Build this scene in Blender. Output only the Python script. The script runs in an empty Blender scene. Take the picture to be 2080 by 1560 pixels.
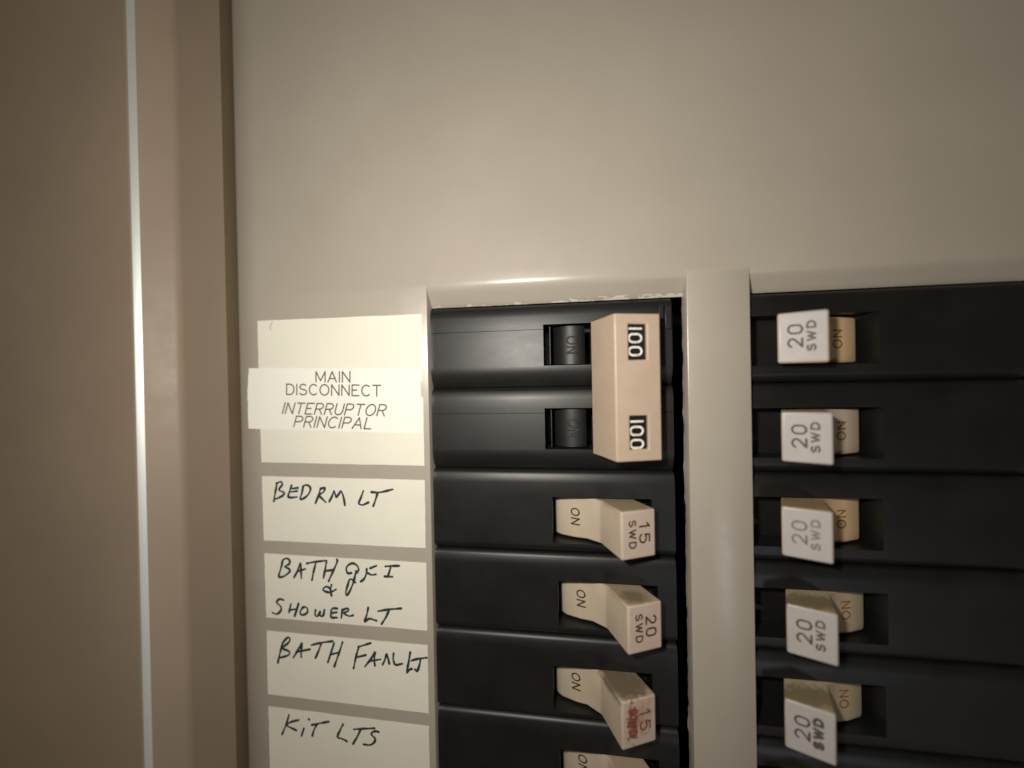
import bpy, bmesh, math, random
from mathutils import Vector, Matrix
random.seed(7)
C = bpy.context.scene.collection
MM = 0.001

# ------------------------------------------------------------------ camera
# panel front plane is Y = 0, X to the right, Z up, the viewer stands at -Y; lengths below are millimetres
CAM_F, CAM_D = 760.0, 111.5            # focal length in pixels of a 2080 wide picture, distance to the panel
YAW, PITCH, ROLL = 7.87, 0.3, 1.09


def cam_axes():
    t, p, r = [math.radians(a) for a in (YAW, PITCH, ROLL)]
    fw = Vector((-math.sin(t) * math.cos(p), math.cos(t) * math.cos(p), -math.sin(p)))
    rt = fw.cross(Vector((0, 0, 1))).normalized()
    up = rt.cross(fw)
    return rt * math.cos(r) - up * math.sin(r), up * math.cos(r) + rt * math.sin(r), fw


AX_R, AX_U, AX_F = cam_axes()
cd = bpy.data.cameras.new('camera')
cam = bpy.data.objects.new('camera', cd)
C.objects.link(cam)
cd.sensor_width = 36
cd.lens = CAM_F / 2080 * 36
cd.clip_start, cd.clip_end = 0.004, 20
M3 = Matrix((AX_R, AX_U, -AX_F)).transposed()
cam.matrix_world = Matrix.Translation((0, -CAM_D * MM, 0)) @ M3.to_4x4()
cd.dof.use_dof = True
cd.dof.focus_distance = 0.1125
cd.dof.aperture_fstop = 2.7
sc = bpy.context.scene
sc.camera = cam

# ------------------------------------------------------------------ light
world = bpy.data.worlds.new('World')
sc.world = world
world.use_nodes = True
bg = world.node_tree.nodes['Background']
bg.inputs[0].default_value = (1.0, 0.72, 0.46, 1)
bg.inputs[1].default_value = 0.066


def lamp(name, kind, loc, energy, color, size, aim=None):
    d = bpy.data.lights.new(name, kind)
    d.energy, d.color = energy, color
    if kind == 'POINT':
        d.shadow_soft_size = size * MM
    else:
        d.shape, d.size = 'DISK', size * MM
    o = bpy.data.objects.new(name, d)
    C.objects.link(o)
    o.location = Vector(loc) * MM
    if aim:
        o.rotation_euler = (Vector(aim) - Vector(loc)).to_track_quat('-Z', 'Y').to_euler()
    return o


lamp('torch_lamp', 'POINT', (-23, -116, 19), 0.76, (1.0, 0.945, 0.85), 5)
lamp('room_lamp', 'AREA', (218, -405, -240), 0.13, (0.88, 0.90, 1.0), 80, (46, 0, -52))

sc.view_settings.view_transform = 'Standard'
sc.view_settings.look = 'None'
sc.view_settings.exposure = 0
sc.view_settings.gamma = 1
sc.view_settings.use_curve_mapping = False
sc.cycles.use_denoising = True
sc.cycles.max_bounces = 6

# ------------------------------------------------------------------ helpers


def at(px, py, Y=0.0):
    """point (mm) of the plane at depth Y that the photograph shows at pixel px, py"""
    d = AX_F * CAM_F + AX_R * (px - 1040) - AX_U * (py - 780)
    s = (Y + CAM_D) / d.y
    return Vector((d.x * s, Y, d.z * s))


def mesh_obj(name, verts, faces, mats, parent=None, mat_idx=None, smooth=None, loc=None, facing=None):
    me = bpy.data.meshes.new(name)
    me.from_pydata([Vector(v) * MM for v in verts], [], faces)
    for m in (mats if isinstance(mats, (list, tuple)) else [mats]):
        me.materials.append(m)
    if mat_idx:
        for p, i in zip(me.polygons, mat_idx):
            p.material_index = i
    bm = bmesh.new()
    bm.from_mesh(me)
    bmesh.ops.remove_doubles(bm, verts=bm.verts, dist=1e-6)
    if facing is None:
        bmesh.ops.recalc_face_normals(bm, faces=bm.faces)
    else:                                   # open sheets: every face looks towards one point in front
        bm.normal_update()
        for f in bm.faces:
            if f.normal.dot(Vector(facing) * MM - f.calc_center_median()) < 0:
                f.normal_flip()
    bm.to_mesh(me)
    bm.free()
    if smooth is not None:
        for p in me.polygons:
            p.use_smooth = True
        me.set_sharp_from_angle(angle=math.radians(smooth))
    o = bpy.data.objects.new(name, me)
    C.objects.link(o)
    if parent:
        o.parent = parent
    if loc is not None:
        o.location = Vector(loc) * MM
    return o


def empty(name, loc):
    o = bpy.data.objects.new(name, None)
    C.objects.link(o)
    o.empty_display_size = 0.005
    o.location = Vector(loc) * MM
    return o


def tag(o, label, cat, group=None, kind=None):
    o['label'] = label
    o['category'] = cat
    if group:
        o['group'] = group
    if kind:
        o['kind'] = kind
    return o


def bevel(o, w, seg=3, angle=28):
    m = o.modifiers.new('bevel', 'BEVEL')
    m.width, m.segments = w * MM, seg
    m.limit_method, m.angle_limit = 'ANGLE', math.radians(angle)
    m.harden_normals = False
    for p in o.data.polygons:
        p.use_smooth = True
    o.data.set_sharp_from_angle(angle=math.radians(50))


# ------------------------------------------------------------------ materials


class Nodes:
    def __init__(self, name):
        self.m = bpy.data.materials.new(name)
        self.m.use_nodes = True
        self.t = self.m.node_tree
        self.b = self.t.nodes['Principled BSDF']

    def n(self, kind, **kw):
        x = self.t.nodes.new(kind)
        for k, v in kw.items():
            setattr(x, k, v)
        return x

    def l(self, a, b):
        self.t.links.new(a, b)

    def coords(self):
        if not hasattr(self, '_tc'):
            self._tc = self.n('ShaderNodeTexCoord')
        return self._tc.outputs['Object']

    def noise(self, scale, detail=4, rough=0.55, vec=None, stretch=None):
        x = self.n('ShaderNodeTexNoise')
        x.inputs['Scale'].default_value = scale
        x.inputs['Detail'].default_value = detail
        x.inputs['Roughness'].default_value = rough
        v = vec or self.coords()
        if stretch:
            mp = self.n('ShaderNodeMapping')
            mp.inputs['Scale'].default_value = stretch
            self.l(v, mp.inputs['Vector'])
            v = mp.outputs[0]
        self.l(v, x.inputs['Vector'])
        return x.outputs['Fac']

    def rng(self, val, a, b, c=0.0, d=1.0, smooth=False):
        x = self.n('ShaderNodeMapRange')
        if smooth:
            x.interpolation_type = 'SMOOTHSTEP'
        for i, v in enumerate((a, b, c, d)):
            x.inputs[i + 1].default_value = v
        self.l(val, x.inputs[0])
        return x.outputs[0]

    def math(self, op, a, b=None):
        x = self.n('ShaderNodeMath', operation=op)
        for i, v in enumerate((a, b)):
            if v is None:
                continue
            if isinstance(v, (int, float)):
                x.inputs[i].default_value = v
            else:
                self.l(v, x.inputs[i])
        return x.outputs[0]

    def mix(self, fac, a, b):
        x = self.n('ShaderNodeMix', data_type='RGBA')
        self.l(fac, x.inputs[0]) if not isinstance(fac, float) else setattr(x.inputs[0], 'default_value', fac)
        for s, v in ((x.inputs[6], a), (x.inputs[7], b)):
            if isinstance(v, tuple):
                s.default_value = (*v, 1)
            else:
                self.l(v, s)
        return x.outputs[2]

    def blob(self, centre, radii, edge=0.35, warp=0.0):
        """1 inside an ellipsoid (mm, object space), fading over the edge"""
        v = self.n('ShaderNodeVectorMath', operation='SUBTRACT')
        self.l(self.coords(), v.inputs[0])
        v.inputs[1].default_value = Vector(centre) * MM
        w = self.n('ShaderNodeVectorMath', operation='DIVIDE')
        self.l(v.outputs[0], w.inputs[0])
        w.inputs[1].default_value = Vector(radii) * MM
        q = self.n('ShaderNodeVectorMath', operation='LENGTH')
        self.l(w.outputs[0], q.inputs[0])
        d = q.outputs['Value']
        if warp:
            d = self.math('ADD', d, self.rng(self.noise(700, 5, 0.65), 0.3, 0.7, -warp, warp))
        return self.rng(d, 1 - edge, 1 + edge, 1, 0, True)

    def sep(self):
        x = self.n('ShaderNodeSeparateXYZ')
        self.l(self.coords(), x.inputs[0])
        return x.outputs

    def bump(self, height, dist, strength=1.0):
        x = self.n('ShaderNodeBump')
        x.inputs['Strength'].default_value = strength
        x.inputs['Distance'].default_value = dist * MM
        self.l(height, x.inputs['Height'])
        self.l(x.outputs[0], self.b.inputs['Normal'])

    def set(self, **kw):
        for k, v in kw.items():
            s = self.b.inputs[k.replace('_', ' ')]
            if isinstance(v, tuple):
                s.default_value = (*v, 1)
            elif isinstance(v, (int, float)):
                s.default_value = v
            else:
                self.l(v, s)
        return self


def painted_steel(name, chips=False, rough=(.26, .34), tint=(1, 1, 1)):
    k = Nodes(name)
    base = k.mix(k.rng(k.noise(28, 3), 0.3, 0.7), (0.378, 0.342, 0.288), (0.408, 0.369, 0.312))
    base = k.mix(k.rng(k.noise(1600, 2), 0.66, 0.80, 0, 0.12), base, (0.22, 0.19, 0.15))
    base = k.mix(1.0, base, tint)
    k.t.nodes[-1].blend_type = 'MULTIPLY'
    rough = k.rng(k.noise(160, 4), 0.3, 0.7, *rough)
    if chips:
        s = k.sep()
        low = k.rng(s['Z'], 24.35 * MM, 25.25 * MM, 1, 0)
        above = k.rng(s['Z'], 23.7 * MM, 23.9 * MM, 0, 1)
        dense = k.rng(s['X'], -10 * MM, 12 * MM, 0.655, 0.54)
        nz = k.math('ADD', k.noise(520, 5, 0.6, stretch=(0.5, 1, 1)), k.math('MULTIPLY', low, 0.10))
        f = k.math('MULTIPLY', k.math('GREATER_THAN', nz, dense), k.math('MULTIPLY', k.math('GREATER_THAN', low, 0.02), above))
        front = k.rng(s['Y'], 2.6 * MM, 2.9 * MM, 0, 1)
        f = k.math('MULTIPLY', f, front)
        f = k.math('MULTIPLY', f, k.rng(s['X'], 38 * MM, 42 * MM, 1, 0.0))
        base = k.mix(f, base, (0.62, 0.575, 0.50))
    k.set(Base_Color=base, Roughness=rough, Specular_IOR_Level=0.5)
    k.bump(k.noise(900, 2), 0.010, 0.35)
    return k.m


def black_phenolic(name, rough=0.43):
    k = Nodes(name)
    c = k.mix(k.rng(k.noise(90, 5), 0.35, 0.7), (0.0055, 0.0062, 0.006), (0.0095, 0.0105, 0.010))
    dust = k.rng(k.noise(1100, 4, 0.7), 0.64, 0.80, 0, 0.06)
    c = k.mix(dust, c, (0.13, 0.125, 0.115))
    k.set(Base_Color=c, Roughness=k.rng(k.noise(240, 5, 0.6, stretch=(0.4, 1, 1)), 0.3, 0.72, rough - 0.015, rough + 0.025), Specular_IOR_Level=0.50)
    k.bump(k.noise(1500, 3), 0.012, 0.5)
    return k.m


def plastic(name, col, col2, rough=0.42, stains_and_shade=()):
    k = Nodes(name)
    c = k.mix(k.rng(k.noise(150, 4), 0.3, 0.7), col, col2)
    c = k.mix(k.rng(k.noise(1900, 3), 0.64, 0.8, 0, 0.22), c, tuple(v * 0.5 for v in col))
    for centre, radii, scol, amount, edge, warp in stains_and_shade:
        c = k.mix(k.math('MULTIPLY', k.blob(centre, radii, edge, warp), amount), c, scol)
    k.set(Base_Color=c, Roughness=k.rng(k.noise(400, 4), 0.3, 0.7, rough - 0.05, rough + 0.08), Specular_IOR_Level=0.45,
          Subsurface_Weight=0.0)
    k.bump(k.noise(1300, 3), 0.012, 0.45)
    return k.m


def paper(name, col):
    k = Nodes(name)
    c = k.mix(k.rng(k.noise(60, 5), 0.35, 0.7), col, tuple(v * 0.95 for v in col))
    c = k.mix(k.rng(k.noise(1700, 3, 0.7), 0.68, 0.85, 0, 0.25), c, (0.5, 0.46, 0.36))
    k.set(Base_Color=c, Roughness=0.62, Specular_IOR_Level=0.3)
    k.bump(k.noise(700, 4), 0.02, 0.3)
    return k.m


def ink(name, col, rough=0.6, fade=0.0):
    k = Nodes(name)
    c = k.mix(k.rng(k.noise(900, 3), 0.35, 0.7), col, tuple(min(1, v * 1.5 + fade) for v in col))
    k.set(Base_Color=c, Roughness=rough)
    return k.m


STEEL = painted_steel('painted_steel_beige', True)
TRIM = painted_steel('painted_steel_trim', rough=(.46, .56), tint=(.80, .70, .62))
k_ = Nodes('bare_steel_edge')
k_.set(Base_Color=(0.70, 0.74, 0.73), Metallic=0.55, Roughness=0.5)
BARE = k_.m
k_ = Nodes('brown_gap_shade')
k_.set(Base_Color=k_.mix(k_.noise(80), (0.12, 0.088, 0.052), (0.17, 0.125, 0.075)), Roughness=0.7)
GAP_SHADE = k_.m  # dark brown return wall: shade of the gap put into its colour
BLACK = black_phenolic('black_phenolic')
DRUM = black_phenolic('black_moulded_drum', 0.48)
k_ = Nodes('box_interior')
k_.set(Base_Color=k_.mix(k_.noise(60), (0.006, 0.006, 0.006), (0.012, 0.012, 0.012)), Roughness=0.8)
INTERIOR = k_.m
BEIGE = plastic('beige_handle_tie', (0.465, 0.362, 0.275), (0.50, 0.392, 0.30), 0.38)
CREAM = plastic('cream_handle', (0.50, 0.415, 0.31), (0.54, 0.45, 0.345), 0.40,
                [((19.5, -1.5, 6.9), (9.5, 7.5, 1.2), (0.27, 0.20, 0.11), 0.6, .35, .25)])  # brown over the upper side: shade painted into the colour
PINKISH = plastic('pinkish_end_face', (0.51, 0.405, 0.335), (0.545, 0.44, 0.365), 0.40)
TAN = plastic('yellowed_tan_handle', (0.60, 0.43, 0.24), (0.64, 0.465, 0.275), 0.40,
              [((-21, -2.0, 6.9), (10, 7.0, 1.2), (0.24, 0.18, 0.10), 0.6, .4, .25)])  # upper side painted browner to stand for its shade
WHITE = plastic('off_white_end_face', (0.45, 0.42, 0.405), (0.485, 0.455, 0.44), 0.34)
PAPER = paper('cream_paper', (0.80, 0.78, 0.675))
TAPE = paper('white_label_tape', (0.87, 0.865, 0.79))
PEN = ink('green_black_pen', (0.020, 0.034, 0.036))
PRINT = ink('grey_print', (0.10, 0.10, 0.07))
BROWN = ink('brown_moulded_ink', (0.042, 0.027, 0.010))
DARK = ink('dark_grey_ink', (0.075, 0.066, 0.055))
FAINT = ink('faint_grey_ink', (0.17, 0.155, 0.14))
GOLD = ink('ochre_ink', (0.19, 0.095, 0.022))
RUST = ink('rusty_ink', (0.17, 0.05, 0.025))
FILL = ink('white_fill', (0.62, 0.60, 0.55))
PENCIL = ink('pencil_mark', (0.22, 0.2, 0.15))

# ------------------------------------------------------------------ strokes


def arc(cx, cy, rx, ry, a0, a1, n=10):
    return [(cx + rx * math.cos(math.radians(a0 + (a1 - a0) * i / n)), cy + ry * math.sin(math.radians(a0 + (a1 - a0) * i / n)))
            for i in range(n + 1)]


GLYPH = {   # width, strokes on a cap height of 1
    'A': (.78, [[(0, 0), (.39, 1), (.78, 0)], [(.13, .33), (.65, .33)]]),
    'C': (.74, [arc(.40, .5, .40, .5, 48, 312, 16)]),
    'D': (.70, [[(0, 0), (0, 1), (.30, 1)] + arc(.30, .5, .40, .5, 80, -80, 12) + [(.30, 0), (0, 0)]]),
    'E': (.62, [[(.62, 1), (0, 1), (0, 0), (.62, 0)], [(0, .52), (.42, .52)]]),
    'I': (.02, [[(.01, 0), (.01, 1)]]),
    'L': (.56, [[(0, 1), (0, 0), (.56, 0)]]),
    'M': (.84, [[(0, 0), (0, 1), (.42, .12), (.84, 1), (.84, 0)]]),
    'N': (.68, [[(0, 0), (0, 1), (.68, 0), (.68, 1)]]),
    'O': (.82, [arc(.41, .5, .41, .5, 90, 450, 22)]),
    'P': (.64, [[(0, 0), (0, 1), (.36, 1)] + arc(.36, .74, .28, .26, 80, -80, 10) + [(.36, .48), (0, .48)]]),
    'R': (.66, [[(0, 0), (0, 1), (.36, 1)] + arc(.36, .74, .28, .26, 80, -80, 10) + [(.36, .48), (0, .48)], [(.34, .48), (.66, 0)]]),
    'S': (.66, [arc(.33, .755, .30, .245, 35, 255, 12) + arc(.33, .255, .33, .255, 85, -150, 14)]),
    'T': (.68, [[(0, 1), (.68, 1)], [(.34, 1), (.34, 0)]]),
    'U': (.68, [[(0, 1), (0, .34)] + arc(.34, .34, .34, .34, 180, 360, 12) + [(.68, .34), (.68, 1)]]),
    'W': (1.0, [[(0, 1), (.25, 0), (.5, .9), (.75, 0), (1.0, 1)]]),
    '0': (.60, [arc(.30, .68, .30, .32, 0, 180, 12) + arc(.30, .32, .30, .32, 180, 360, 12) + [(.60, .68)]]),
    '1': (.34, [[(0, .76), (.22, 1), (.22, 0)]]),
    '|': (.06, [[(.03, 0), (.03, 1)]]),
    '2': (.60, [arc(.30, .70, .30, .30, 165, -38, 14) + [(.02, 0), (.62, 0)]]),
    '5': (.60, [[(.54, 1), (.08, 1), (.03, .56)] + arc(.29, .33, .31, .33, 128, -150, 16)]),
    ' ': (.34, []),
}


def text_strokes(s, length, height, gap=0.24, slant=0.0, squash=None):
    """single-stroke lettering filling a given length (centred on 0) at a given height"""
    w = sum(GLYPH[c][0] for c in s) + gap * (len(s) - 1)
    kx = length / w
    out, x = [], 0.0
    for c in s:
        for st in GLYPH[c][1]:
            out.append([((x + u) * kx - length / 2 + slant * v * height, (v - 0.5) * height) for u, v in st])
        x += GLYPH[c][0] + gap
    return out


def catmull(pts, n=6):
    if len(pts) < 3:
        return [Vector(p) for p in pts]
    P = [Vector(p) for p in pts]
    P = [P[0] * 2 - P[1]] + P + [P[-1] * 2 - P[-2]]
    out = []
    for i in range(1, len(P) - 2):
        a, b, c, d = P[i - 1:i + 3]
        for j in range(n):
            t = j / n
            out.append(0.5 * (2 * b + (c - a) * t + (2 * a - 5 * b + 4 * c - d) * t * t + (3 * b - a - 3 * c + d) * t ** 3))
    out.append(P[-2])
    return out


def stroke_mesh(name, strokes, width, frame, mat, parent, height=0.03, wobble=0.0, round_to=None):
    """each stroke a low rounded ribbon; frame = (origin, along, up, outward) in the parent's space, mm"""
    O, A, B, N = [Vector(v) for v in frame]
    V, Fc = [], []
    split = []
    for st in strokes:                       # break at sharp corners so each leg keeps its full width
        st = [Vector((p[0], p[1])) for p in st]
        cur = [st[0]]
        for i in range(1, len(st)):
            cur.append(st[i])
            if i + 1 < len(st) and (st[i] - st[i - 1]).length > 1e-5 and (st[i + 1] - st[i]).length > 1e-5 \
                    and (st[i] - st[i - 1]).angle(st[i + 1] - st[i]) > math.radians(50):
                split.append(cur)
                cur = [st[i]]
        split.append(cur)
    for si, st in enumerate(split):
        pts = [Vector((p[0], p[1])) for p in st]
        q = [pts[0]]
        for p in pts[1:]:
            if (p - q[-1]).length > 1e-4:
                q.append(p)
        pts = q
        if len(pts) < 2:
            pts.append(pts[0] + Vector((width * .2, 0)))
        # round the ends with three shrinking steps
        d0 = (pts[0] - pts[1]).normalized()
        d1 = (pts[-1] - pts[-2]).normalized()
        hw = width / 2
        seq = [(pts[0] + d0 * hw * .95, .30), (pts[0] + d0 * hw * .7, .70), (pts[0] + d0 * hw * .3, .95)]
        ph = random.random() * 6
        run = 0
        for i, p in enumerate(pts):
            if i:
                run += (p - pts[i - 1]).length
            seq.append((p, 1 + wobble * math.sin(ph + run * 1.3) * .6 + wobble * random.uniform(-.3, .3)))
        seq += [(pts[-1] + d1 * hw * .3, .95), (pts[-1] + d1 * hw * .7, .70), (pts[-1] + d1 * hw * .95, .30)]
        h = height + si * 0.0015
        n0 = len(V)
        for i, (p, s) in enumerate(seq):
            a = seq[i - 1][0] if i else seq[0][0] * 2 - seq[1][0]
            b = seq[i + 1][0] if i + 1 < len(seq) else seq[-1][0] * 2 - seq[-2][0]
            t1, t2 = (p - a).normalized(), (b - p).normalized()
            t = t1 + t2
            t = t.normalized() if t.length > .3 else t1
            m = min(1.35, 1 / max(.55, abs(t.dot(t1))))
            nn = Vector((-t.y, t.x)) * hw * s * m
            for kx, kh in ((-1, -.02), (-.55, h), (.55, h), (1, -.02)):
                r = p + nn * kx
                V.append(O + A * r.x + B * r.y + N * (kh if kh < 0 else kh))
        L = len(seq)
        for i in range(L - 1):
            for j in range(3):
                a = n0 + i * 4 + j
                Fc.append((a, a + 1, a + 5, a + 4))
        Fc.append((n0, n0 + 1, n0 + 2, n0 + 3))
        e = n0 + (L - 1) * 4
        Fc.append((e, e + 1, e + 2, e + 3))
    me = bpy.data.meshes.new(name)
    me.from_pydata([v * MM for v in V], [], Fc)
    me.materials.append(mat)
    for p in me.polygons:
        p.use_smooth = True
    o = bpy.data.objects.new(name, me)
    C.objects.link(o)
    o.parent = parent
    return o


# ------------------------------------------------------------------ the panel
OPEN_L = (-41.9, 35.1)
OPEN_R = (51.1, 128.5)
OPEN_TOP, OPEN_BOT = 31.1, -129.3
EDGE_X = -109.6


def build_cover():
    V, Fc = [], []

    def quad(*p):
        n = len(V)
        V.extend(p)
        Fc.append(tuple(range(n, n + len(p))))

    R = 5.0
    x_flat = EDGE_X + 10.4
    zs = [-190, OPEN_BOT] + [OPEN_BOT + (OPEN_TOP - OPEN_BOT) * i / 90 for i in range(1, 91)] + [34, 46, 80, 190]
    xs = [x_flat, OPEN_L[0], OPEN_L[1], OPEN_R[0], OPEN_R[1], 210]
    # front sheet
    for i in range(len(xs) - 1):
        hole = i in (1, 3)
        for j in range(len(zs) - 1):
            if hole and OPEN_BOT - .01 <= zs[j] and zs[j + 1] <= OPEN_TOP + .01:
                continue
            quad((xs[i], 0, zs[j]), (xs[i + 1], 0, zs[j]), (xs[i + 1], 0, zs[j + 1]), (xs[i], 0, zs[j + 1]))
    # left edge: soft crown, then rolled back towards the box
    prof = [(x_flat - 25 * math.sin(math.radians(t)), 25 * (1 - math.cos(math.radians(t)))) for t in (0, 3, 6, 9, 12, 15, 18, 20, 22)]
    ex, ey = prof[-1]
    s0, c0 = math.sin(math.radians(22)), math.cos(math.radians(22))
    prof += [(ex - 2.2 * (math.sin(math.radians(t)) - s0), ey + 2.2 * (c0 - math.cos(math.radians(t)))) for t in (28, 34, 40, 48, 58)]
    prof += [(prof[-1][0] - .15, prof[-1][1] + .5), (prof[-1][0] - .2, 12)]
    for a, b in zip(prof, prof[1:]):
        for j in range(len(zs) - 1):
            quad((a[0], a[1], zs[j]), (b[0], b[1], zs[j]), (b[0], b[1], zs[j + 1]), (a[0], a[1], zs[j + 1]))
    # openings: side flanges with a ragged painted edge, a sloped lip folded in at the top
    for x0, x1 in (OPEN_L, OPEN_R):
        for x, sgn in ((x0, 1), (x1, -1)):
            rag = []
            for z in zs[1:92]:
                rag.append(random.uniform(-.2, .2) + (.5 if random.random() < .05 else 0) - (.3 if random.random() < .05 else 0))
            for j in range(1, 91):
                a, b = rag[j - 1], rag[j]
                za, zb = zs[j], zs[j + 1]
                p0 = [(x, 0, za), (x + sgn * .22, .10, za), (x + sgn * .34, .38, za), (x + sgn * (.38), 3.6, za), (x + sgn * (.42 + a * .5), 4.3, za), (x + sgn * .1, 4.7, za)]
                p1 = [(x, 0, zb), (x + sgn * .22, .10, zb), (x + sgn * .34, .38, zb), (x + sgn * (.38), 3.6, zb), (x + sgn * (.42 + b * .5), 4.3, zb), (x + sgn * .1, 4.7, zb)]
                for m in range(5):
                    quad(p0[m], p0[m + 1], p1[m + 1], p1[m])
        lip = [(OPEN_TOP, 0), (30.6, .03), (30.1, .12), (29.6, .27), (29.1, .48), (28.5, .86), (27.6, 1.62), (25.4, 3.52), (24.35, 4.36), (24.15, 4.66), (24.35, 5.0), (28, 5.4)]
        n = 60
        for i in range(n):
            xa, xb = x0 + (x1 - x0) * i / n, x0 + (x1 - x0) * (i + 1) / n
            for (za, ya), (zb, yb) in zip(lip, lip[1:]):
                quad((xa, ya, za), (xb, ya, za), (xb, yb, zb), (xa, yb, zb))
        # bottom return
        quad((x0, 0, OPEN_BOT), (x1, 0, OPEN_BOT), (x1, 4.7, OPEN_BOT), (x0, 4.7, OPEN_BOT))
    return mesh_obj('panel_cover', V, Fc, STEEL, smooth=40, facing=(0, -400, 0))


cover = tag(build_cover(), 'beige painted steel cover plate with two breaker openings and chipped lip', 'panel cover')


def build_trim():
    z0, z1 = -190, 190
    X0 = -138.5
    prof = [(-330, -7.6), (X0 - .7, -7.6), (X0 - .3, -7.52), (X0, -7.35)]
    n_edge = len(prof)
    for i in range(1, 7):      # worn rolled edge, a shallow crown of bare metal
        prof.append((X0 + i * .235, -7.35 + i * .23 - .06 * math.sin(math.pi * i / 6)))
    n_edge2 = len(prof)
    prof += [(X0 + 1.62, -5.72), (X0 + 1.9, -5.2), (-132.6, -.8), (-131.9, .05), (-131.1, .62), (-130.2, .95), (-129.2, 1.08)]
    prof += [(-110.45, -1.35)]
    n_cut = len(prof)
    prof += [(-110.45, 14), (-330, 14)]
    n = len(prof)
    V = [(x, y, z0) for x, y in prof] + [(x, y, z1) for x, y in prof]
    Fc = [(i, (i + 1) % n, n + (i + 1) % n, n + i) for i in range(n)]
    Fc += [tuple(range(n)), tuple(range(n, 2 * n))]
    mi = [1 if n_edge - 1 <= i < n_edge2 - 1 else (2 if i == n_cut - 1 else 0) for i in range(n)] + [0, 0]
    return mesh_obj('panel_trim', V, Fc, [TRIM, BARE, GAP_SHADE], mat_idx=mi, smooth=30)


tag(build_trim(), 'raised beige metal trim with bright rolled edge left of the cover plate', 'panel trim')

# the box behind: five dark walls
V, Fc = [], []
bx0, bx1, by0, by1, bz0, bz1 = -111.5, 208, 12.5, 70, -188, 188
for p in (((bx0, by1, bz0), (bx1, by1, bz0), (bx1, by1, bz1), (bx0, by1, bz1)),
          ((bx0, by0, bz0), (bx0, by1, bz0), (bx0, by1, bz1), (bx0, by0, bz1)),
          ((bx1, by0, bz0), (bx1, by1, bz0), (bx1, by1, bz1), (bx1, by0, bz1)),
          ((bx0, by0, bz0), (bx1, by0, bz0), (bx1, by1, bz0), (bx0, by1, bz0)),
          ((bx0, by0, bz1), (bx1, by0, bz1), (bx1, by1, bz1), (bx0, by1, bz1))):
    n = len(V)
    V += p
    Fc.append((n, n + 1, n + 2, n + 3))
box = mesh_obj('panel_box', V, Fc, INTERIOR)
tag(box, 'black inside of the panel box showing in the gap beside the breakers', 'panel box')

# ------------------------------------------------------------------ breakers
PITCH_Z = 25.4
ROW_TOP = 23.75
FACE_Y = 2.3


def case_mesh(name, x0, x1, slot, parent, mats=BLACK, zc=0.0, groove=True, bot=6.2):
    """one pole of black moulded case, z centred on zc; slot = (xa, xb, za, zb, depth)"""
    h = PITCH_Z / 2 - .05
    prof = []   # z, y from the top edge to the bottom edge
    for i in range(7):
        a = math.radians(i * 70 / 6)
        prof.append((h - 1.9 + 1.9 * math.cos(a), FACE_Y + .42 + 1.9 - 1.9 * math.sin(a)))
    prof += [(h - 1.9, FACE_Y + .34), (h - 2.7, FACE_Y + .12), (h - 3.8, FACE_Y)]
    if groove:
        g = 4.7
        prof += [(g + .14, FACE_Y), (g + .04, FACE_Y + .18), (g - .06, FACE_Y + .18), (g - .12, FACE_Y)]
    # the lower edge falls away in a long soft curve
    prof += [(-h + f * bot, FACE_Y + d) for f, d in ((1, 0), (.86, .05), (.7, .22), (.5, .62), (.3, 1.15), (.12, 1.75), (0, 2.4))]
    for zs_ in (slot[2], slot[3]):
        for m in range(len(prof) - 1):
            (za, ya), (zb, yb) = prof[m], prof[m + 1]
            if za > zs_ > zb:
                prof.insert(m + 1, (zs_, ya + (yb - ya) * (za - zs_) / (za - zb)))
                break
    ylow = [y for z, y in prof if abs(z - slot[2]) < 1e-6][0]
    prof = [(h, 30)] + prof + [(-h, 30)]
    prof = [(z + zc, y) for z, y in prof]
    sz0, sz1 = slot[2] + zc, slot[3] + zc
    xs = [x0, slot[0], slot[1], x1]
    V, Fc = [], []

    def quad(*p):
        n = len(V)
        V.extend(p)
        Fc.append(tuple(range(n, n + len(p))))
    for i in range(3):
        for (za, ya), (zb, yb) in zip(prof, prof[1:]):
            if i == 1 and zb >= sz0 - 1e-6 and za <= sz1 + 1e-6:
                continue
            quad((xs[i], ya, za), (xs[i + 1], ya, za), (xs[i + 1], yb, zb), (xs[i], yb, zb))
    # ends
    for x in (x0, x1):
        n = len(V)
        V.extend([(x, y, z) for z, y in prof])
        Fc.append(tuple(range(n, n + len(prof))))
    # slot walls and floor
    xa, xb, dp = slot[0], slot[1], slot[4]
    inside = [(z, y) for z, y in prof if sz0 - 1e-6 <= z <= sz1 + 1e-6]
    for x in (xa, xb):
        n = len(V)
        pts = [(x, y, z) for z, y in inside] + [(x, dp, sz0), (x, dp, sz1)]
        V.extend(pts)
        Fc.append(tuple(range(n, n + len(pts))))
    quad((xa, ylow, sz0), (xb, ylow, sz0), (xb, dp, sz0), (xa, dp, sz0))
    quad((xa, FACE_Y, sz1), (xb, FACE_Y, sz1), (xb, dp, sz1), (xa, dp, sz1))
    quad((xa, dp, sz0), (xb, dp, sz0), (xb, dp, sz1), (xa, dp, sz1))
    return mesh_obj(name, V, Fc, mats, parent, smooth=35)


PROFILE = [(0.0, 11.0), (0.0, 9.4), (.9, 8.2), (2.0, 7.2), (6.4, 5.6), (9.6, 4.9), (13.6, 2.0), (18.1, -8.3), (27.9, -4.2), (27.5, -3.4), (24.2, 3.0), (20.0, 11.0)]
I_PEAK, I_INNER = 7, 8
HALF_W = 6.6


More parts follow.
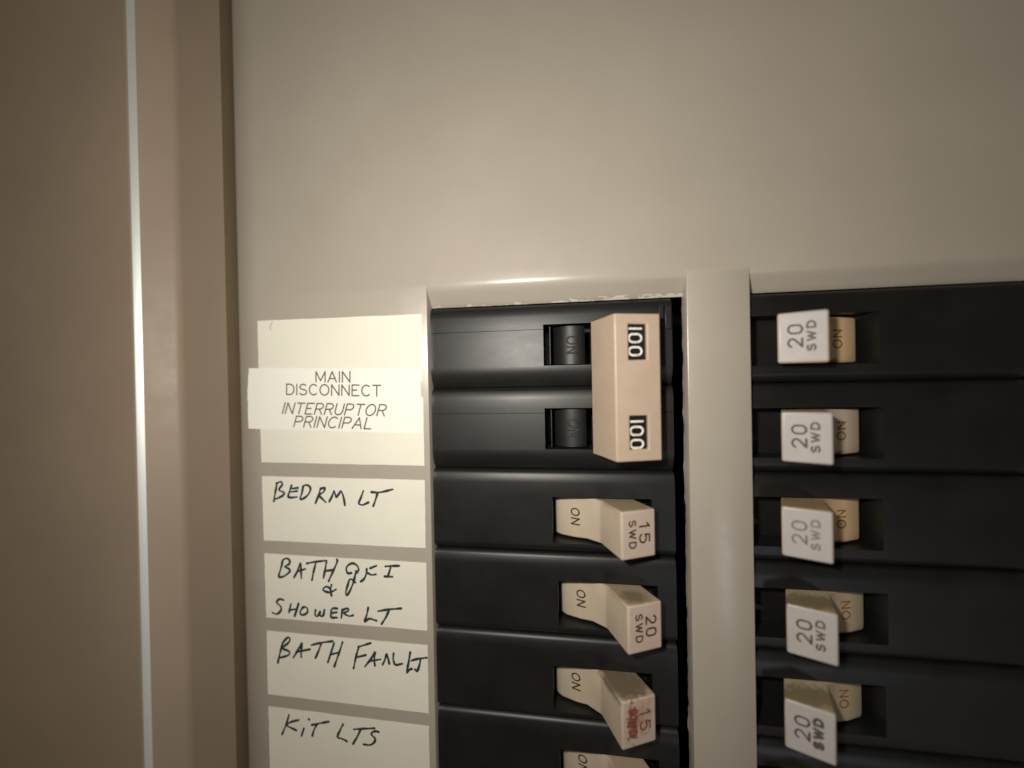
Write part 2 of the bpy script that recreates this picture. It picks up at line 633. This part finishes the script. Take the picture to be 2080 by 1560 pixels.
def handle_mesh(sgn, parent, body, face, name='handle', skew=0.0):
    """toggle: profile swept along z, flared slightly towards the tip; sgn -1 mirrors it"""
    V, Fc, mi = [], [], []
    n = len(PROFILE)
    for s in (1, -1):
        for x, y in PROFILE:
            w = HALF_W - .10 + .14 * (max(-y, 0) / 8.3)
            if y > 6.5:
                w -= .1
            V.append((x * sgn, y, s * w))
    for i in range(n):
        j = (i + 1) % n
        Fc.append((i, j, n + j, n + i))
        mi.append(1 if i == I_PEAK else 0)
    Fc.append(tuple(range(n)))
    mi.append(0)
    Fc.append(tuple(range(n, 2 * n)))
    mi.append(0)
    o = mesh_obj(name, V, Fc, [body, face], parent, mi)
    bevel(o, .62, 4, 24)
    return o


def face_frame(sgn, u, lift=.03):
    """frame on the end face, u mm from the crest; reads downwards on the left side, upwards on the right side"""
    p, q = Vector(PROFILE[I_PEAK]), Vector(PROFILE[I_INNER])
    d = (q - p).normalized()
    nrm = Vector((d.y, -d.x))
    if nrm.y > 0:
        nrm = -nrm
    o = p + d * u + nrm * lift
    up = Vector((d.x * sgn, d.y, 0))
    return (Vector((o.x * sgn, o.y, 0)), Vector((0, 0, -1 * sgn)), up, Vector((nrm.x * sgn, nrm.y, 0)))


def plate_frame(sgn, x, lift=.03):
    for a, b in zip(PROFILE, PROFILE[1:]):
        if a[0] <= x <= b[0] and b[0] > a[0]:
            t = (x - a[0]) / (b[0] - a[0])
            y = a[1] + (b[1] - a[1]) * t
            d = Vector((b[0] - a[0], b[1] - a[1])).normalized()
            break
    nrm = Vector((d.y, -d.x))
    return (Vector((x * sgn, y, 0)) + Vector((nrm.x * sgn, nrm.y, 0)) * lift, Vector((0, 0, -1 * sgn)), Vector((d.x * sgn, d.y, 0)), Vector((nrm.x * sgn, nrm.y, 0)))


def shift(frame, z):
    return (frame[0] + Vector((0, 0, z)), *frame[1:])


def row_z(k):
    return ROW_TOP - PITCH_Z * (k + .5)


def breaker(side, k, xo, zo, amps, label, group, body, face, ink_face, ink_on, smudge=False):
    """a single-pole breaker; side -1 = left column, 1 = right column; xo = where the toggle's outer end stands"""
    sgn = 1 if side < 0 else -1
    root = empty('circuit_breaker', (xo, 0, row_z(k)))
    tag(root, label, 'circuit breaker', group)
    if side < 0:
        x0, x1, sl = -47 - xo, 31.4 - xo, (-.6, 28.4)
    else:
        x0, x1, sl = 47.4 - xo, 119.2 - xo, (47.9 - xo, .9)
    case_mesh('case', x0, x1, (sl[0], sl[1], zo - HALF_W - .35, zo + HALF_W + .45, 10.4), root, groove=False, bot=2.6)
    h = handle_mesh(sgn, root, body, face)
    h.location.z = zo * MM
    hgt, ln, hs = (3.0, 5.3, 1.9) if side < 0 else (2.9, 5.6, 1.6)
    u1, u2 = (3.4, 7.1) if side < 0 else (3.6, 6.9)
    stroke_mesh('amp_rating', text_strokes(amps, ln, hgt, .42), .52, shift(face_frame(sgn, u2), .3), ink_face, h)
    stroke_mesh('wire_mark', text_strokes('SWD', 7.4, hs, .5), .46 if not smudge else .74, shift(face_frame(sgn, u1), .2), ink_face, h)
    stroke_mesh('on_mark', text_strokes('ON', 4.9, 2.5, .35), .44, shift(plate_frame(sgn, 6.3 if side < 0 else 7.4), .2), ink_on, h)
    return root


# --- main breaker, two poles with one beige handle tie
main = empty('main_breaker', (0, 0, 0))
tag(main, 'black two-pole main breaker at top left with wide beige 100 amp handle', 'main breaker')
for k in (0, 1):
    case_mesh('case', -47, 31.4, (-5.9, 27.0, -6.3, 6.2, 17.0), main, zc=row_z(k), groove=True)
# parting notch, drum with moulded lettering in each slot
for k in (0, 1):
    zc = row_z(k)
    V, Fc = [], []
    n = 18
    cx, cy, r = 2.9, 11.4, 6.9
    for z in (zc - 5.9, zc + 5.8):
        for i in range(n + 1):
            a = math.radians(185 - i * 128 / n)
            V.append((cx + r * math.cos(a), cy - r * math.sin(a), z))
    for i in range(n):
        Fc.append((i, i + 1, n + 2 + i, n + 1 + i))
    Fc.append(tuple(range(n + 1)))
    Fc.append(tuple(range(n + 1, 2 * n + 2)))
    drum = mesh_obj('toggle_drum', V, Fc, DRUM, main, smooth=40)
    a = math.radians(92)
    nrm = Vector((math.cos(a), -math.sin(a), 0))
    up = Vector((math.sin(a), math.cos(a), 0))
    stroke_mesh('on_mark', text_strokes('ON', 5.0, 3.0, .35), .5, (Vector((cx, cy, zc)) + nrm * (r + .01), Vector((0, 0, -1)), up, nrm), DRUM, drum, height=.16)
    # thin guard rib standing in the slot left of the drum
    V = [(-4.1, 3.0, zc - 5.9), (-3.75, 3.0, zc - 5.9), (-3.75, 15, zc - 5.9), (-4.1, 15, zc - 5.9),
         (-4.1, 3.0, zc + 5.7), (-3.75, 3.0, zc + 5.7), (-3.75, 15, zc + 5.7), (-4.1, 15, zc + 5.7)]
    o = mesh_obj('slot_rib', V, [(0, 1, 2, 3), (4, 5, 6, 7), (0, 1, 5, 4), (1, 2, 6, 5), (2, 3, 7, 6), (3, 0, 4, 7)], DRUM, main)
    bevel(o, .1, 2)
# small ledge steps at the inner top corner of the first pole
for (xa, xb, za, zb, y) in ((27.4, 29.0, 15.2, 21.6, 1.5), (29.3, 31.2, 14.4, 21.2, 1.75)):
    V = [(xa, y, za), (xb, y, za), (xb, 6, za), (xa, 6, za), (xa, y, zb), (xb, y, zb), (xb, 6, zb), (xa, 6, zb)]
    o = mesh_obj('corner_tab', V, [(0, 1, 2, 3), (4, 5, 6, 7), (0, 1, 5, 4), (1, 2, 6, 5), (2, 3, 7, 6), (3, 0, 4, 7)], BLACK, main)
    bevel(o, .25, 2)


def build_tie():
    zt, zb = 17.7, -21.9
    A, B = Vector((13.6, -9.5)), Vector((26.0, -6.0))       # front face from crest to inner edge
    d = (B - A)
    L = d.length
    d.normalize()
    nb = Vector((-d.y, d.x))                                 # into the tie
    if nb.y < 0:
        nb = -nb
    wins = []
    for pts in (((1272.5, 656.5), (1313, 659), (1276, 731), (1313.5, 730.6)), ((1280.6, 846), (1318.5, 842.6), (1284, 915), (1321, 911.5))):
        # window corners measured on the front face plane (mean depth is close enough at this size)
        us, zs_ = [], []
        for p in pts:
            y = -8.2
            for _ in range(4):
                w = at(p[0], p[1], y)
                u = (w.x - A.x) / d.x
                y = A.y + d.y * u
            us.append(u)
            zs_.append(w.z)
        wins.append(((us[0] + us[2]) / 2, (us[1] + us[3]) / 2, (zs_[2] + zs_[3]) / 2, (zs_[0] + zs_[1]) / 2))
    u0 = sum(w[0] for w in wins) / 2
    u1 = sum(w[1] for w in wins) / 2
    us = [0, u0, u1, L]
    zs = [zb, wins[1][2], wins[1][3], wins[0][2], wins[0][3], zt]
    P = lambda u, z, dep=0.0: (A.x + d.x * u + nb.x * dep, A.y + d.y * u + nb.y * dep, z)
    V, Fc = [], []

    def quad(*p):
        n = len(V)
        V.extend(p)
        Fc.append(tuple(range(n, n + len(p))))
    for i in range(3):
        for j in range(5):
            if i == 1 and j in (1, 3):
                ua, ub, za, zb2, dp = us[1], us[2], zs[j], zs[j + 1], 1.2
                quad(P(ua, za), P(ub, za), P(ub, za, dp), P(ua, za, dp))
                quad(P(ua, zb2), P(ub, zb2), P(ub, zb2, dp), P(ua, zb2, dp))
                quad(P(ua, za), P(ua, zb2), P(ua, zb2, dp), P(ua, za, dp))
                quad(P(ub, za), P(ub, zb2), P(ub, zb2, dp), P(ub, za, dp))
                continue
            quad(P(us[i], zs[j]), P(us[i + 1], zs[j]), P(us[i + 1], zs[j + 1]), P(us[i], zs[j + 1]))
    side = [(A.x, A.y), (8.3, 1.2), (24.6, 1.6), (B.x, B.y)]
    for (xa, ya), (xb, yb) in zip(side, side[1:]):
        if xa == 8.3:
            quad((xa, ya, zb), (xb, yb, zb), (xb, yb, zt), (xa, ya, zt))
            continue
        for j in range(5):
            quad((xa, ya, zs[j]), (xb, yb, zs[j]), (xb, yb, zs[j + 1]), (xa, ya, zs[j + 1]))
    for z in (zb, zt):
        quad(*[(x, y, z) for x, y in side[:3]], (B.x, B.y, z), P(us[2], z), P(us[1], z))
    tie = mesh_obj('handle_tie', V, Fc, BEIGE, main)
    bevel(tie, .38, 3, 25)
    for k, (ua, ub, za, zb2) in enumerate(wins):
        dp, e = 1.1, .5
        n = [P(us[1] - e, za - e, dp), P(us[2] + e, za - e, dp), P(us[2] + e, zb2 + e, dp), P(us[1] - e, zb2 + e, dp),
             P(us[1] - e, za - e, 2.6), P(us[2] + e, za - e, 2.6), P(us[2] + e, zb2 + e, 2.6), P(us[1] - e, zb2 + e, 2.6)]
        ins = mesh_obj('rating_window', n, [(0, 1, 2, 3), (4, 5, 6, 7), (0, 1, 5, 4), (1, 2, 6, 5), (2, 3, 7, 6), (3, 0, 4, 7)], BLACK, tie)
        zc = (za + zb2) / 2 + (.15 if k == 0 else -.65)
        uc = (us[1] + us[2]) / 2 - .25
        fr = (P(uc, zc, dp - .02), Vector((0, 0, -1)), Vector((d.x, d.y, 0)), Vector((-nb.x, -nb.y, 0)))
        stroke_mesh('amp_rating', text_strokes('|00', 7.3, 3.6, .38), .58, fr, FILL, ins, height=.05)
    return tie


build_tie()

GL, GR = 'single pole breakers in the left column', 'single pole breakers in the right column'
LEFT = [
    (2, -3.5, -2.4, '15', 'black breaker with clean cream 15 SWD toggle, just under the wide beige handle', CREAM, PINKISH, BROWN, BROWN),
    (3, -2.2, -2.4, '20', 'black breaker with cream 20 SWD toggle in the left column', None, PINKISH, BROWN, BROWN),
    (4, -4.2, -3.0, '15', 'black breaker whose cream 15 toggle is smeared with rusty red marks', None, None, RUST, BROWN),
    (5, -2.6, -3.0, '15', 'black breaker cut by the bottom edge, lowest of the left column', CREAM, PINKISH, BROWN, BROWN),
]
SPOT = plastic('cream_handle_dark_spot', (0.50, 0.415, 0.31), (0.54, 0.45, 0.345), 0.40,
               [((19.5, -1.5, 6.9), (9.5, 7.5, 1.2), (0.27, 0.20, 0.11), 0.6, .35, .25),  # painted shade on the upper side, then the dirt spot
                ((20.5, -3.0, 6.8), (3.4, 3.0, 2.0), (0.15, 0.115, 0.065), 0.75, .5, .25)])
BROWN_TOP = plastic('cream_handle_brown_top', (0.49, 0.41, 0.305), (0.53, 0.445, 0.34), 0.42,
                [((19.0, -1.5, 6.8), (8.5, 6.5, 2.2), (0.13, 0.095, 0.055), 0.9, .45, .3)])  # upper side darker brown than the rest of the toggle
RUSTY = plastic('end_face_rusty_smear', (0.49, 0.385, 0.31), (0.53, 0.415, 0.34), 0.42,
                [((21.2, -7.0, .2), (1.5, 2.5, 4.6), (0.17, 0.05, 0.018), 0.95, .45, 1.0),
                 ((23.6, -6.0, .8), (2.6, 2.5, 4.0), (0.30, 0.12, 0.06), 0.42, .6, .9)])
for (k, xo, zo, amps, lab, body, face, ia, io) in LEFT:
    body = body or (SPOT if k == 3 else BROWN_TOP)
    face = face or RUSTY
    breaker(-1, k, xo, zo, amps, lab, GL, body, face, ia, io, smudge=(k == 4))
OLIVE = plastic('tan_handle_olive_top', (0.46, 0.375, 0.255), (0.50, 0.405, 0.285), 0.42,
                [((-22, -3.0, 6.8), (9, 4.0, 2.0), (0.16, 0.13, 0.06), 0.8, .5, .35)])
RIGHT = [
    (0, 83.9, -.9, 'black breaker with 20 SWD toggle on an orange tan base, topmost of right column', TAN, WHITE, DARK, GOLD),
    (1, 84.5, -1.4, 'black breaker with white 20 SWD toggle, second from the top in right column', CREAM, WHITE, DARK, GOLD),
    (2, 84.2, -.9, 'black breaker with faint 20 SWD toggle, third from the top in right column', TAN, WHITE, FAINT, GOLD),
    (3, 85.0, -1.2, 'black breaker with 20 SWD toggle and olive stained top, fourth down in right column', OLIVE, WHITE, DARK, GOLD),
    (4, 84.2, -1.0, 'black breaker with 20 toggle and worn smudged SWD, fifth down in right column', OLIVE, WHITE, DARK, GOLD),
    (5, 84.2, -1.0, 'sliver of black breaker cut off by the bottom edge, below the smudged toggle', OLIVE, WHITE, DARK, GOLD),
]
for (k, xo, zo, lab, body, face, ia, io) in RIGHT:
    breaker(1, k, xo, zo, '20', lab, GR, body, face, ia, io, smudge=(k == 4))

# ------------------------------------------------------------------ paper labels


def slab(name, corners, y_front, thick, mat, ragged=.06, n=14):
    """a thin sheet with faintly uneven cut edges; corners TL, TR, BR, BL as (x, z)"""
    c = [Vector(p) for p in corners]
    rim = []
    for a, b in zip(c, c[1:] + c[:1]):
        dirv = (b - a).normalized()
        nn = Vector((-dirv.y, dirv.x))
        for i in range(n):
            t = i / n
            j = 0 if i == 0 else random.uniform(-ragged, ragged)
            rim.append(a.lerp(b, t) + nn * j)
    o = sum((Vector(p) for p in corners), Vector((0, 0))) / len(corners)
    V = [(p.x - o.x, -thick, p.y - o.y) for p in rim] + [(p.x - o.x, 0, p.y - o.y) for p in rim]
    m = len(rim)
    Fc = [tuple(range(m)), tuple(range(m, 2 * m))] + [(i, (i + 1) % m, m + (i + 1) % m, m + i) for i in range(m)]
    return mesh_obj(name, V, Fc, mat, loc=(o.x, y_front + thick, o.y)), o


def px_quad(*pts):
    return [(lambda w: (w.x, w.z))(at(*p)) for p in pts]


GLAB = 'paper circuit labels stuck in a column'
Yp = -.14
sheets = {}
for key, quad_px, lab in (
    ('top', ((523.4, 652), (857, 638), (858.7, 775), (855.2, 776), (855.6, 806), (860, 807), (862.5, 946), (531.7, 939)), 'tall cream paper label with no handwriting, behind the printed strip'),
    ('bed', ((532.7, 967), (863, 974.8), (864.8, 1112.9), (536.5, 1097.3)), 'cream paper label handwritten BEDRM LT in dark pen'),
    ('gfi', ((537.5, 1123.8), (866, 1143), (868.3, 1280.6), (541.4, 1253.8)), 'cream paper label handwritten BATH GFI & SHOWER LT on two lines'),
    ('fan', ((542.5, 1281), (868.8, 1310.5), (871.2, 1448.4), (544.7, 1409)), 'cream paper label handwritten BATH FAN LT in dark pen'),
    ('kit', ((545.8, 1434.7), (871.6, 1475), (873.6, 1614), (549, 1566)), 'cream paper label handwritten KIT LTS at the bottom edge'),
):
    o, org = slab('paper_label', px_quad(*quad_px), Yp, .13, PAPER)
    tag(o, lab, 'paper label', GLAB)
    sheets[key] = (o, org)
tape_px = ((507, 748), (853, 749.5), (854.2, 806), (859, 808), (860.8, 881), (506, 870.6), (504, 795))
tape, tape_o = slab('label_strip', px_quad(*tape_px), -.27, .12, TAPE, .10)
tag(tape, 'white printed strip reading MAIN DISCONNECT INTERRUPTOR PRINCIPAL across the top label', 'label strip')


def to_sheet(pts, org, scale, ox, oy):
    out = []
    for x, y in pts:
        w = at(ox + x / scale, oy + y / scale)
        out.append((w.x - org.x, w.z - org.y))
    return out


FR = lambda y: (Vector((0, y, 0)), Vector((1, 0, 0)), Vector((0, 0, 1)), Vector((0, -1, 0)))
Z2, Z3 = (5.2, 500, 920), (4.588, 500, 1220)
WRITING = {
    'bed': (Z2, [
        [(330, 315), (312, 410), (295, 510)], [(322, 322), (372, 303), (384, 335), (350, 388), (404, 418), (392, 446), (345, 474), (304, 488)],
        [(482, 342), (462, 405), (447, 458), (478, 470), (538, 464)], [(490, 376), (552, 367)], [(482, 410), (542, 401)],
        [(606, 352), (592, 420), (575, 484), (612, 478), (657, 440), (682, 388), (670, 350), (632, 338), (602, 352)],
        [(790, 372), (766, 450), (736, 528)], [(786, 378), (832, 368), (822, 408), (775, 445), (804, 480), (842, 518)],
        [(880, 512), (908, 462), (930, 404), (944, 436), (955, 464), (984, 430), (1006, 404), (1032, 470), (1046, 552)],
        [(1240, 402), (1215, 470), (1193, 530), (1232, 548), (1296, 520)],
        [(1324, 412), (1390, 416), (1452, 408), (1546, 384)], [(1392, 420), (1370, 490), (1345, 560)]]),
    'gfi': (Z2, [
        [(388, 1150), (366, 1230), (348, 1300), (376, 1309), (420, 1290), (463, 1250), (455, 1222), (414, 1200), (456, 1172), (463, 1136), (436, 1113), (396, 1126), (380, 1160)],
        [(510, 1312), (545, 1245), (576, 1164), (582, 1230), (586, 1318)], [(540, 1252), (626, 1224)],
        [(643, 1166), (720, 1150), (848, 1135)], [(740, 1156), (716, 1250), (698, 1342)],
        [(852, 1142), (838, 1225), (820, 1316)], [(962, 1122), (964, 1150), (920, 1250), (874, 1352)], [(830, 1246), (924, 1234)],
        [(1116, 1266), (1074, 1266), (1060, 1216), (1086, 1180), (1130, 1164), (1174, 1188), (1191, 1232), (1166, 1268)],
        [(1162, 1244), (1142, 1340), (1110, 1430), (1070, 1500), (1056, 1472), (1074, 1400), (1102, 1330), (1156, 1366)],
        [(1276, 1222), (1270, 1280), (1246, 1330), (1213, 1357)], [(1312, 1216), (1376, 1190)], [(1282, 1264), (1328, 1286), (1372, 1280)],
        [(1474, 1196), (1540, 1192), (1618, 1190)], [(1530, 1200), (1500, 1300)], [(1464, 1302), (1546, 1306)],
        [(950, 1440), (892, 1470), (832, 1458), (815, 1436), (848, 1410), (884, 1426), (900, 1460)], [(905, 1390), (894, 1440), (904, 1506)]]),
    'gfi2': (Z3, [
        [(352, -8), (314, -16), (288, 14), (325, 54), (326, 90), (290, 123), (251, 112)],
        [(420, 30), (402, 105)], [(492, 24), (455, 142)], [(406, 86), (474, 76)],
        [(532, 58), (506, 104), (520, 131), (560, 120), (577, 90), (562, 60), (534, 58)],
        [(650, 84), (644, 130), (668, 141), (694, 100), (692, 138), (720, 136), (732, 84)],
        [(852, 70), (802, 76), (795, 150), (850, 156)], [(796, 114), (846, 107)],
        [(900, 80), (889, 157)], [(900, 86), (946, 70), (955, 92), (916, 115), (960, 141), (1000, 134)],
        [(1140, 62), (1126, 130), (1108, 192), (1150, 166), (1217, 185)],
        [(1234, 96), (1330, 80), (1449, 70)], [(1332, 88), (1306, 150), (1264, 216)]]),
    'fan': (Z3, [
        [(346, 388), (320, 480), (298, 577)], [(340, 394), (386, 344), (410, 350), (400, 386), (345, 440), (400, 468), (406, 496), (370, 516), (308, 531)],
        [(444, 527), (490, 450), (521, 394), (516, 460), (515, 522)], [(470, 476), (598, 451)],
        [(613, 411), (700, 390), (810, 375)], [(702, 394), (680, 460), (648, 532)],
        [(822, 394), (764, 572)], [(901, 384), (870, 480), (824, 612)], [(786, 501), (864, 480)],
        [(1052, 428), (1026, 520), (1004, 628)], [(1048, 428), (1100, 412), (1163, 393)], [(1030, 526), (1118, 504)],
        [(1113, 607), (1165, 540), (1201, 478), (1196, 540), (1202, 603)], [(1150, 561), (1252, 545)],
        [(1274, 592), (1296, 545), (1314, 498), (1336, 586)], [(1376, 488), (1372, 540), (1386, 592)], [(1402, 597), (1456, 585)],
        [(1531, 478), (1516, 570), (1499, 663), (1524, 640), (1546, 632)],
        [(1544, 556), (1600, 540), (1683, 529)], [(1626, 546), (1616, 600), (1596, 652), (1574, 638)]]),
    'kit': (Z3, [
        [(402, 1062), (376, 1150), (338, 1242)], [(492, 1109), (430, 1125), (380, 1156), (430, 1186), (472, 1206)],
        [(541, 1188), (519, 1256)], [(584, 1101), (592, 1106)],
        [(614, 1156), (690, 1140), (773, 1124)], [(662, 1150), (636, 1200), (619, 1257)],
        [(906, 1148), (880, 1200), (854, 1266), (895, 1284), (942, 1307)],
        [(1008, 1196), (1100, 1190), (1198, 1186)], [(1070, 1196), (1040, 1260), (998, 1332)],
        [(1238, 1220), (1200, 1214), (1166, 1240), (1200, 1276), (1200, 1310), (1160, 1341), (1098, 1336)]]),
}
for key, (zz, strokes) in WRITING.items():
    sh, org = sheets[key[:3]]
    st = []
    for s in strokes:
        st.append(catmull(to_sheet(s, org, *zz), 6))
    stroke_mesh('handwriting', st, .76, FR(-.145), PEN, sh, height=.022, wobble=.34)
# printed strip
for s, (xa, ya), (xb, yb), hpx, slant in (
    ('MAIN', (800, 878), (1155, 880), 119, 0),
    ('DISCONNECT', (505, 1004), (1462, 1021), 119, 0),
    ('INTERRUPTOR', (462, 1194), (1500, 1219), 122, .28),
    ('PRINCIPAL', (577, 1328), (1362, 1350), 122, .28),
):
    a = at(480 + xa / 4.952, 600 + ya / 4.952)
    b = at(480 + xb / 4.952, 600 + yb / 4.952)
    h = (at(480 + xa / 4.952, 600 + (ya - hpx) / 4.952) - a).z
    v = b - a
    ang = v.normalized()
    upv = Vector((-ang.z, 0, ang.x))
    mid = (a + b) / 2 + upv * h / 2
    st = text_strokes(s, v.length - .5, h - .5, .26, slant)
    st = [[(p[0] + slant * 0, p[1]) for p in q] for q in st]
    stroke_mesh('lettering', st, .47, (Vector((mid.x - tape_o.x, -.135, mid.z - tape_o.y)), ang, upv, Vector((0, -1, 0))), PRINT, tape, height=.012)
sh, org = sheets['top']
stroke_mesh('pencil_tick', [catmull(to_sheet([(368, 265), (350, 300), (342, 325), (350, 345)], org, 4.952, 480, 600))], .28, FR(-.135), PENCIL, sh, height=.012)
